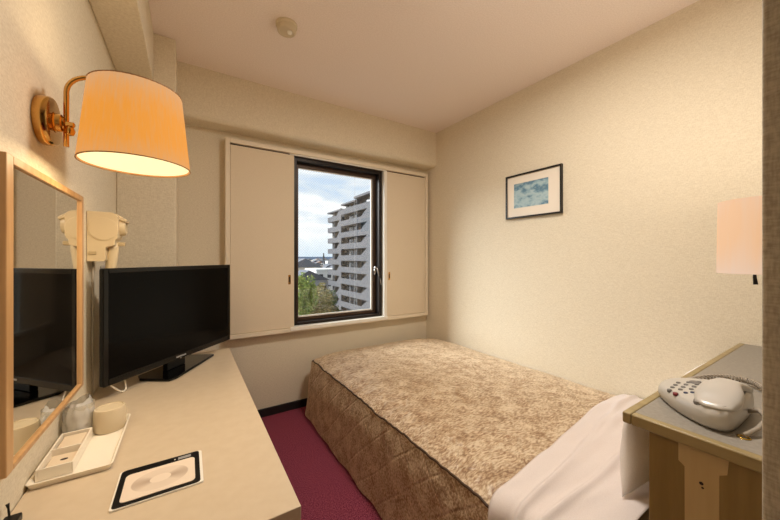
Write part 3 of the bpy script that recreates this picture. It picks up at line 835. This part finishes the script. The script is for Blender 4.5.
# coiled handset cord
cc = smoothpoly([(1.135, .19), (1.20, .21), (1.235, .255), (1.19, .285), (1.20, .295), (1.30, .262), (1.33, .21), (1.29, .17), (1.25, .165)])
seg = cc[6 * 3:6 * 7 + 1]
ctr = [Vector((a, b, HZ + .014)) for a, b in seg]
coil = []
tot = len(ctr) - 1
for i in range(tot * 24):
    s = i / 24; k = int(s); fr_ = s - k
    p = ctr[k].lerp(ctr[min(k + 1, tot)], fr_)
    t = (ctr[min(k + 1, tot)] - ctr[k]).normalized(); n_ = Vector((-t.y, t.x, 0))
    a = s * 2 * PI * 1.5
    coil.append(p + n_ * .0065 * math.cos(a) + Vector((0, 0, .0065 * math.sin(a))))
MB().tube(coil, .0024, 6).build('coiled_cord', M['cord'], ph, smooth=True)
MB().tube([(1.15, .19, HZ + .03), (1.19, .2, HZ + .02)] + [tuple(coil[0])], .003, 8).build('cord_end', M['cord'], ph, smooth=True)
MB().tube([(1.04, .163, HZ + .022), (1.035, .145, HZ + .032), (1.01, .130, HZ + .028), (.975, .138, HZ + .014), (.950, .148, HZ + .007), (.942, .152, HZ + .0044)], .0042, 10).build('line_cord', M['cord'], ph, smooth=True)
o = MB().lathe([(.0065, 0), (.0105, 0), (.010, .0015), (.0065, .0015), (.0065, 0)], Matrix.Translation((.942, .152, HZ - .0012)), 24, cap=False).build('cable_grommet', M['gold'], hb, smooth=True)

# ------------------------------------------------------------------ bedside wall lamp
bl = empty('bedside_lamp', (1.40, YB, H + .08))
tag(bl, 'wall lamp with a glowing pale drum shade above the headboard ledge', 'lamp')
BX, BYc, BR = 1.40, .178, .105
bz0_, bz1_ = H - .045, H + .168
rs = []
for k in range(5):
    u = k / 4; rr = BR * (1 - .03 * u)
    rs.append([Vector((BX + rr * math.cos(2 * PI * i / 72), BYc + rr * math.sin(2 * PI * i / 72), bz0_ + (bz1_ - bz0_) * u)) for i in range(72)])
MB().rings(rs, cap=False).build('lamp_shade', M['shade_pale'], bl, smooth=True)
MB().tube([(BX, YB + .012, H + .06), (BX, YB + .05, H + .06), (BX, BYc, H + .06), (BX, BYc, H + .08)], .006, 10).build('bracket', M['brass'], bl, smooth=True)
o = MB().lathe([(.035, 0), (.035, .008), (.028, .013), (.001, .013)], frame((BX, YB + .0008, H + .06), (1, 0, 0), (0, 0, 1), (0, 1, 0)), 32).build('back_plate', M['brass'], bl); smooth_by_angle(o)
MB().lathe([(.012, 0), (.012, .03), (.02, .035), (.028, .06), (.024, .085), (.001, .095)], Matrix.Translation((BX, BYc, H + .06)), 24).build('bulb', M['diffuser'], bl, smooth=True)
MB().tube([(BX - .045, BYc + .02, H - .02), (BX - .045, BYc + .02, H - .055), (BX - .047, BYc + .018, H - .075)], [.002, .004, .005], 8).build('pull_switch', M['black'], bl, smooth=True)
MB().box(BX - BR - .003, BX - BR + .006, BYc - .012, BYc - .004, bz1_ - .03, bz1_ - .002).build('shade_clip', M['silver'], bl)

# ------------------------------------------------------------------ picture on the right wall
pc = empty('framed_picture', (XR, 1.285, H + .28))
tag(pc, 'small black-framed blue landscape print on the right wall', 'picture')
py0, py1, pz0, pz1, pw = 1.080, 1.490, H + .281, H + .589, .011
xx0, xx1 = XR - .022, XR - .001
q = MB()
q.box(xx0, xx1, py0, py0 + pw, pz0, pz1); q.box(xx0, xx1, py1 - pw, py1, pz0, pz1)
q.box(xx0, xx1, py0 + pw, py1 - pw, pz0, pz0 + pw); q.box(xx0, xx1, py0 + pw, py1 - pw, pz1 - pw, pz1)
q.build('picture_frame', M['frame_black'], pc, bevel=.0015)
MB().box(xx0 + .010, xx1, py0 + pw, py1 - pw, pz0 + pw, pz1 - pw).build('mount', M['picture_mat'], pc)
def art():
    m = mat('blue_watercolour', rgb(120, 150, 165), .7)
    v = coord(m, (1, 13, 20), (.35, 0, 0)); n1 = nd(m, 'ShaderNodeTexNoise'); n1.inputs['Scale'].default_value = 1; n1.inputs['Detail'].default_value = 5
    lk(m, v, n1.inputs['Vector'])
    t = nd(m, 'ShaderNodeTexCoord'); sp = nd(m, 'ShaderNodeSeparateXYZ'); lk(m, t.outputs['Object'], sp.inputs[0])
    zz = nd(m, 'ShaderNodeMath', operation='MULTIPLY_ADD'); lk(m, sp.outputs['Z'], zz.inputs[0]); zz.inputs[1].default_value = .30 / .171
    sub = nd(m, 'ShaderNodeMath', operation='MULTIPLY'); lk(m, n1.outputs['Fac'], sub.inputs[0]); sub.inputs[1].default_value = 1.1
    lk(m, sub.outputs[0], zz.inputs[2])
    c = ramp(m, zz.outputs[0], [(.44, rgb(96, 130, 150)), (.52, rgb(150, 178, 188)), (.66, rgb(172, 194, 198)), (.74, rgb(140, 170, 182)), (.84, rgb(84, 122, 146)), (.96, rgb(140, 166, 172))])
    lk(m, c, bsdf(m).inputs['Base Color'])
    return m
MB().box(xx0 + .009, xx0 + .0105, 1.170, 1.425, H + .353, H + .524).build('print', art(), pc)

# ------------------------------------------------------------------ smoke detector
sd = empty('smoke_detector', (.42, 1.628, CE - .04))
tag(sd, 'round ivory smoke detector on the ceiling', 'smoke detector')
Md = frame((.42, 1.628, CE - .0005), (1, 0, 0), (0, -1, 0), (0, 0, -1))
o = MB().lathe([(.052, 0), (.052, .012), (.048, .016), (.046, .017)], Md, 40).build('base', M['smoke'], sd); smooth_by_angle(o)
o = MB().lathe([(.046, .0165), (.047, .03), (.044, .038), (.036, .041), (.034, .038), (.001, .040)], Md, 40).build('cover', M['smoke'], sd); smooth_by_angle(o)
o = MB().lathe([(.012, .037), (.012, .046), (.009, .050), (.001, .051)], frame((.432, 1.615, CE - .0005), (1, 0, 0), (0, -1, 0), (0, 0, -1)), 24).build('sensor', M['white_trim'], sd, smooth=True)

# ------------------------------------------------------------------ added fill lamp on the ceiling, out of view, to brighten the room
KX, KY = .95, .72
M['fill_glow'] = mat('ceiling_fill_glow', rgb(250, 246, 236), .6)
bsdf(M['fill_glow']).inputs['Emission Color'].default_value = (1, .9, .76, 1)
bsdf(M['fill_glow']).inputs['Emission Strength'].default_value = 4
o = MB().lathe([(.17, 0), (.17, .02), (.165, .045), (.13, .06), (.001, .062)], frame((KX, KY, CE - .0005), (1, 0, 0), (0, -1, 0), (0, 0, -1)), 40).build('ceiling_fill_lamp', M['fill_glow'], None, smooth=True)
struct(o)

# ------------------------------------------------------------------ outside
GZ = H - 17.0
struct(MB().box(-300, 900, 12, 2600, GZ - .5, GZ).build('ground_outside', M['ground']))
hm = MB()
rs = []
for k in range(81):
    x = -300 + 2400 * k / 80
    h_ = 9 + 5 * noise.noise(Vector((k * .22, 0, 0)))
    rs.append([Vector((x, 2300, GZ)), Vector((x, 2330, GZ + 17 + h_)), Vector((x, 2480, GZ))])
hm.rings(rs)
struct(hm.build('hills_outside', M['hill']))

# apartment tower: long side towards the room's left
tw = empty('apartment_building', (40, 66, GZ))
tag(tw, 'tall grey apartment building with stacked balconies outside the window', 'building')
FX = 34.0                                     # balcony fronts
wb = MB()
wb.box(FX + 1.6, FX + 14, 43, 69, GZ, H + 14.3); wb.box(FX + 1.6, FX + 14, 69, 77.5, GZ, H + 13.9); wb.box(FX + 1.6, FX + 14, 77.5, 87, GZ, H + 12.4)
wb.build('main_block', M['concrete_shaded'], tw)
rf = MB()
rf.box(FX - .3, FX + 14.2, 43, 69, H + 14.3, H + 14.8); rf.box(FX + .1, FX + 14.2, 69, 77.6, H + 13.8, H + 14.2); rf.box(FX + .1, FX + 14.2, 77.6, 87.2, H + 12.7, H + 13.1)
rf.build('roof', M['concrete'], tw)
Ay = frame((0, 0, 0), (0, 1, 0), (0, 0, 1), (1, 0, 0))   # profile in y-z, extruded along x
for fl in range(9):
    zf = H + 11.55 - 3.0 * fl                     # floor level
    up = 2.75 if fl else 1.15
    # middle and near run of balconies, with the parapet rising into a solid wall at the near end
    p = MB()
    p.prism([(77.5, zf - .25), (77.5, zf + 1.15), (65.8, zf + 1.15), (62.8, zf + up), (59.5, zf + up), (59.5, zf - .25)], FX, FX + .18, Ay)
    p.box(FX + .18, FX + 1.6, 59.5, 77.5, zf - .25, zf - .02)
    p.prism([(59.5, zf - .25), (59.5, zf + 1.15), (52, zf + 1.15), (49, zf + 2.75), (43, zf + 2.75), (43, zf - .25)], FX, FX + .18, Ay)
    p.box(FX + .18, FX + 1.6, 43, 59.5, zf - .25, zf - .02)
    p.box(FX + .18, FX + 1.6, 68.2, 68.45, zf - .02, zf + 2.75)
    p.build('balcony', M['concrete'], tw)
    zl = zf - 1.1
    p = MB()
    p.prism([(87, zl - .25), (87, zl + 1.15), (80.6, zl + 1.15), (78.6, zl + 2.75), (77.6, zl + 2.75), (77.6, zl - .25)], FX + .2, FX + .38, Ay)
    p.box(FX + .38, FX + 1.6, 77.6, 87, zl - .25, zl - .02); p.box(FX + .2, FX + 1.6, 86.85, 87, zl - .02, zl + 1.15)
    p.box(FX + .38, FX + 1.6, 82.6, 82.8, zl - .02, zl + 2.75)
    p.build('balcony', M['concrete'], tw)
    for y0_, y1_, zz in ((69.6, 72.2, zf), (73.2, 76.6, zf), (61.2, 66.2, zf), (53, 57.5, zf), (83.2, 86.2, zl), (78.4, 82.0, zl)):
        w_ = MB().box(FX + 1.54, FX + 1.62, y0_, y1_, zz + .05, zz + 2.3).build('window', M['tower_glass'], tw)
        MB().box(FX + 1.50, FX + 1.54, (y0_ + y1_) / 2 - .08, (y0_ + y1_) / 2 + .08, zz + .05, zz + 2.3).build('mullion', M['rail'], w_)

# trees below the window
def tree(x, y, zt, rx_, rz_, leaf, label, seed):
    e = empty('tree', (x, y, GZ)); tag(e, label, 'tree', 'trees below the window')
    rr = random.Random(seed)
    zc = zt - rz_
    t = MB(); t.tube([(x, y, GZ), (x + .1, y, (GZ + zc) / 2), (x, y, zc + rz_ * .3)], [.28, .22, .08], 10)
    for k in range(6):
        a = rr.uniform(0, 2 * PI); t.tube([(x, y, zc - rz_ * .7), (x + math.cos(a) * rx_ * .4, y + math.sin(a) * rx_ * .4, zc), (x + math.cos(a) * rx_ * .7, y + math.sin(a) * rx_ * .7, zc + rz_ * .3)], [.12, .08, .03], 6)
    t.build('trunk', M['bark'], e)
    c = MB()
    clumps = [(Vector((rr.gauss(0, .45), rr.gauss(0, .45), rr.uniform(-.75, .75))), rr.uniform(.28, .5)) for _ in range(26)]
    for cc_, cr in clumps:
        if cc_.length > .9: cc_ = cc_.normalized() * .85
        for _ in range(150):
            d = Vector((rr.gauss(0, 1), rr.gauss(0, 1), rr.gauss(0, 1))).normalized() * cr * rr.uniform(.55, 1)
            p = cc_ + d
            P = Vector((x + p.x * rx_, y + p.y * rx_, zc + p.z * rz_))
            s_l = rr.uniform(.12, .26)
            a1 = Vector((rr.gauss(0, 1), rr.gauss(0, 1), rr.gauss(0, 1))).normalized(); a2 = a1.orthogonal().normalized()
            vs = [c.bm.verts.new(P + a1 * s_l), c.bm.verts.new(P + a2 * s_l * .6), c.bm.verts.new(P - a1 * s_l), c.bm.verts.new(P - a2 * s_l * .6)]
            c.bm.faces.new(vs)
    c.build('crown', leaf, e)
tree(19.9, 54, H - 4.5, 2.5, 5.4, M['leaf_olive'], 'olive green rounded tree standing before the apartment building', 3)
tree(15.45, 49, H - 2.6, 1.7, 3.6, M['leaf_green'], 'bright green tree at the left edge of the window view', 4)
tree(22.6, 57, H - 6.4, 2.0, 3.4, M['leaf_dark'], 'low dark green tree at the foot of the apartment building', 5)
tree(17.8, 46, H - 9.6, 1.6, 2.2, M['leaf_dark'], 'small dark green tree low in the window view', 6)

# the town: each house its own object
def house(x, y, w_, d_, h_, wall, roof, flat, label, group, ang=0):
    e = empty('house', (x, y, GZ)); tag(e, label, 'house', group)
    MB().box(x - w_ / 2, x + w_ / 2, y - d_ / 2, y + d_ / 2, GZ, GZ + h_).build('walls', wall, e)
    if flat:
        MB().box(x - w_ / 2 - .2, x + w_ / 2 + .2, y - d_ / 2 - .2, y + d_ / 2 + .2, GZ + h_, GZ + h_ + .5).build('roof', roof, e)
    else:
        MB().prism([(x - w_ / 2 - .5, GZ + h_), (x + w_ / 2 + .5, GZ + h_), (x, GZ + h_ + w_ * .25)], y - d_ / 2 - .4, y + d_ / 2 + .4, frame((0, 0, 0), (1, 0, 0), (0, 0, 1), (0, 1, 0))).build('roof', roof, e)
    q = MB()
    nf = max(1, int(h_ / 3))
    for k in range(nf):
        for j in range(max(1, int(w_ / 3))):
            xx = x - w_ / 2 + 1 + j * 3
            q.box(xx, xx + 1.4, y - d_ / 2 - .04, y - d_ / 2, GZ + 1 + 3 * k, GZ + 2.3 + 3 * k)
    q.build('window', M['tower_glass'], e)
    return e
rr = random.Random(21)
house(16.6, 60, 4.6, 7, 7.2, HM[0], RM[1], False, 'white gabled house at the left edge of the window view behind the trees', 'houses near the tower')
house(42.2, 112, 9.4, 12, 12.6, HM[0], RM[2], True, 'long white flat-roofed building beside the apartment building', 'houses near the tower')
house(31, 98, 12, 8, 10.2, HM[1], RM[0], False, 'grey gabled house in front of the long white building', 'houses near the tower')
house(42, 138, 15, 10, 13.0, HM[2], RM[0], False, 'beige house with a dark roof behind the long white building', 'houses near the tower')
placed = [(212, 560, 8, 8)]
tries = 0
while len(placed) < 84 and tries < 4000:
    tries += 1
    yy = 150 * (12.5 ** rr.random())
    u = rr.uniform(297, 338)
    th = math.atan((390 - 188) / 316.) + math.atan((u - 390) / 316.)
    x = yy * math.tan(th)
    big = rr.random() < .18
    k = 1 + (yy - 150) / 900
    w_ = rr.uniform(8, 14) * k; d_ = rr.uniform(7, 12) * k
    if any(abs(x - a) < (w_ + c) / 2 + 1.6 and abs(yy - b) < (d_ + e_) / 2 + 1.6 for a, b, c, e_ in placed): continue
    placed.append((x, yy, w_, d_))
    h_ = rr.uniform(9, 13) if big else rr.uniform(5, 8.5)
    house(x, yy, w_, d_, h_, rr.choice(HM), rr.choice(RM[:2] if not big else RM), big, 'small distant house or block in the hazy town towards the horizon', 'distant town houses')
mast = MB()
mx_, my_ = 212, 560
for a, b in ((-2, -2), (2, -2), (-2, 2), (2, 2)): mast.tube([(mx_ + a, my_ + b, GZ), (mx_ + a * .15, my_ + b * .15, H + 9)], .45, 6)
for k in range(5): mast.box(mx_ - 1.9 + k * .35, mx_ + 1.9 - k * .35, my_ - 2, my_ + 2, GZ + 3 + 5 * k, GZ + 3.5 + 5 * k)
o = mast.build('lattice_mast', M['tower_glass'])
tag(o, 'thin lattice mast on the horizon left of the apartment building', 'mast')

# ------------------------------------------------------------------ light
def light(name, typ, loc, energy, color, **kw):
    d = bpy.data.lights.new(name, typ); d.energy = energy; d.color = color
    for k, v in kw.items(): setattr(d, k, v)
    o = bpy.data.objects.new(name, d); col.objects.link(o); o.location = loc
    return o
WARM = (1, .76, .47)
# bulbs: just under the diffuser and just over the shade's open top
light('lamp_bulb', 'AREA', (LX, LY, SZ0 + .002), 2.2, WARM, shape='DISK', size=.2).rotation_euler = (0, 0, 0)
light('lamp_bulb_upward', 'AREA', (LX, LY, SZ1 - .01), .5, WARM, shape='DISK', size=.16).rotation_euler = (PI, 0, 0)
light('bedside_bulb', 'POINT', (BX, BYc, H + .12), 2.5, (1, .66, .38), shadow_soft_size=.03)
light('ceiling_fill_light', 'AREA', (KX, KY, CE - .066), 20.5, (1, .945, .87), shape='DISK', size=.30)  # fill light under the added ceiling lamp
light('bedside_bulb_upward', 'AREA', (BX, BYc, H + .164), 3, (1, .86, .72), shape='DISK', size=.15).rotation_euler = (PI, 0, 0)
s = light('sun', 'SUN', (0, 0, 20), 10, (.94, .97, 1), angle=math.radians(45))
s.rotation_euler = Vector((.60, -.66, -.46)).to_track_quat('-Z', 'Y').to_euler()

# ------------------------------------------------------------------ sky
w = bpy.data.worlds.new('sky'); sc.world = w; w.use_nodes = True
nt = w.node_tree; nt.nodes.clear()
class W: node_tree = nt
out = nd(W, 'ShaderNodeOutputWorld'); bg = nd(W, 'ShaderNodeBackground')
t = nd(W, 'ShaderNodeTexCoord')
mp = nd(W, 'ShaderNodeMapping'); mp.inputs['Scale'].default_value = (3.2, 3.2, 11)
lk(W, t.outputs['Generated'], mp.inputs['Vector'])
n1 = nd(W, 'ShaderNodeTexNoise'); n1.inputs['Scale'].default_value = 1.25; n1.inputs['Detail'].default_value = 6; n1.inputs['Roughness'].default_value = .55; n1.inputs['Distortion'].default_value = .4
lk(W, mp.outputs[0], n1.inputs['Vector'])
cloud = ramp(W, n1.outputs['Fac'], [(.34, rgb(190, 210, 232)), (.44, rgb(216, 225, 235)), (.53, rgb(244, 246, 249)), (.70, rgb(222, 227, 235))])
sp = nd(W, 'ShaderNodeSeparateXYZ'); lk(W, t.outputs['Generated'], sp.inputs[0])
hz = ramp(W, sp.outputs['Z'], [(0, (1, 1, 1, 1)), (.08, (0, 0, 0, 1))])
mixn = nd(W, 'ShaderNodeMix', data_type='RGBA'); lk(W, hz, mixn.inputs['Factor']); lk(W, cloud, mixn.inputs['A']); mixn.inputs['B'].default_value = rgb(206, 222, 236)
lk(W, mixn.outputs['Result'], bg.inputs['Color']); bg.inputs['Strength'].default_value = 1.35
lk(W, bg.outputs[0], out.inputs['Surface'])

# ------------------------------------------------------------------ camera
cd_ = bpy.data.cameras.new('camera'); cam = bpy.data.objects.new('camera', cd_); col.objects.link(cam)
cd_.sensor_width = 36; cd_.lens = 36 * 316 / 780; cd_.shift_y = -2 / 780; cd_.clip_start = .02; cd_.clip_end = 4000
cam.location = (0, 0, H)
cam.rotation_euler = (PI / 2, 0, -math.atan(202 / 316.))
sc.camera = cam

sc.view_settings.view_transform = 'Standard'; sc.view_settings.look = 'None'
sc.view_settings.exposure = 0.0; sc.view_settings.gamma = 1; sc.view_settings.use_curve_mapping = False
sc.cycles.max_bounces = 12; sc.cycles.diffuse_bounces = 8; sc.cycles.transparent_max_bounces = 12
sc.cycles.sample_clamp_indirect = 6
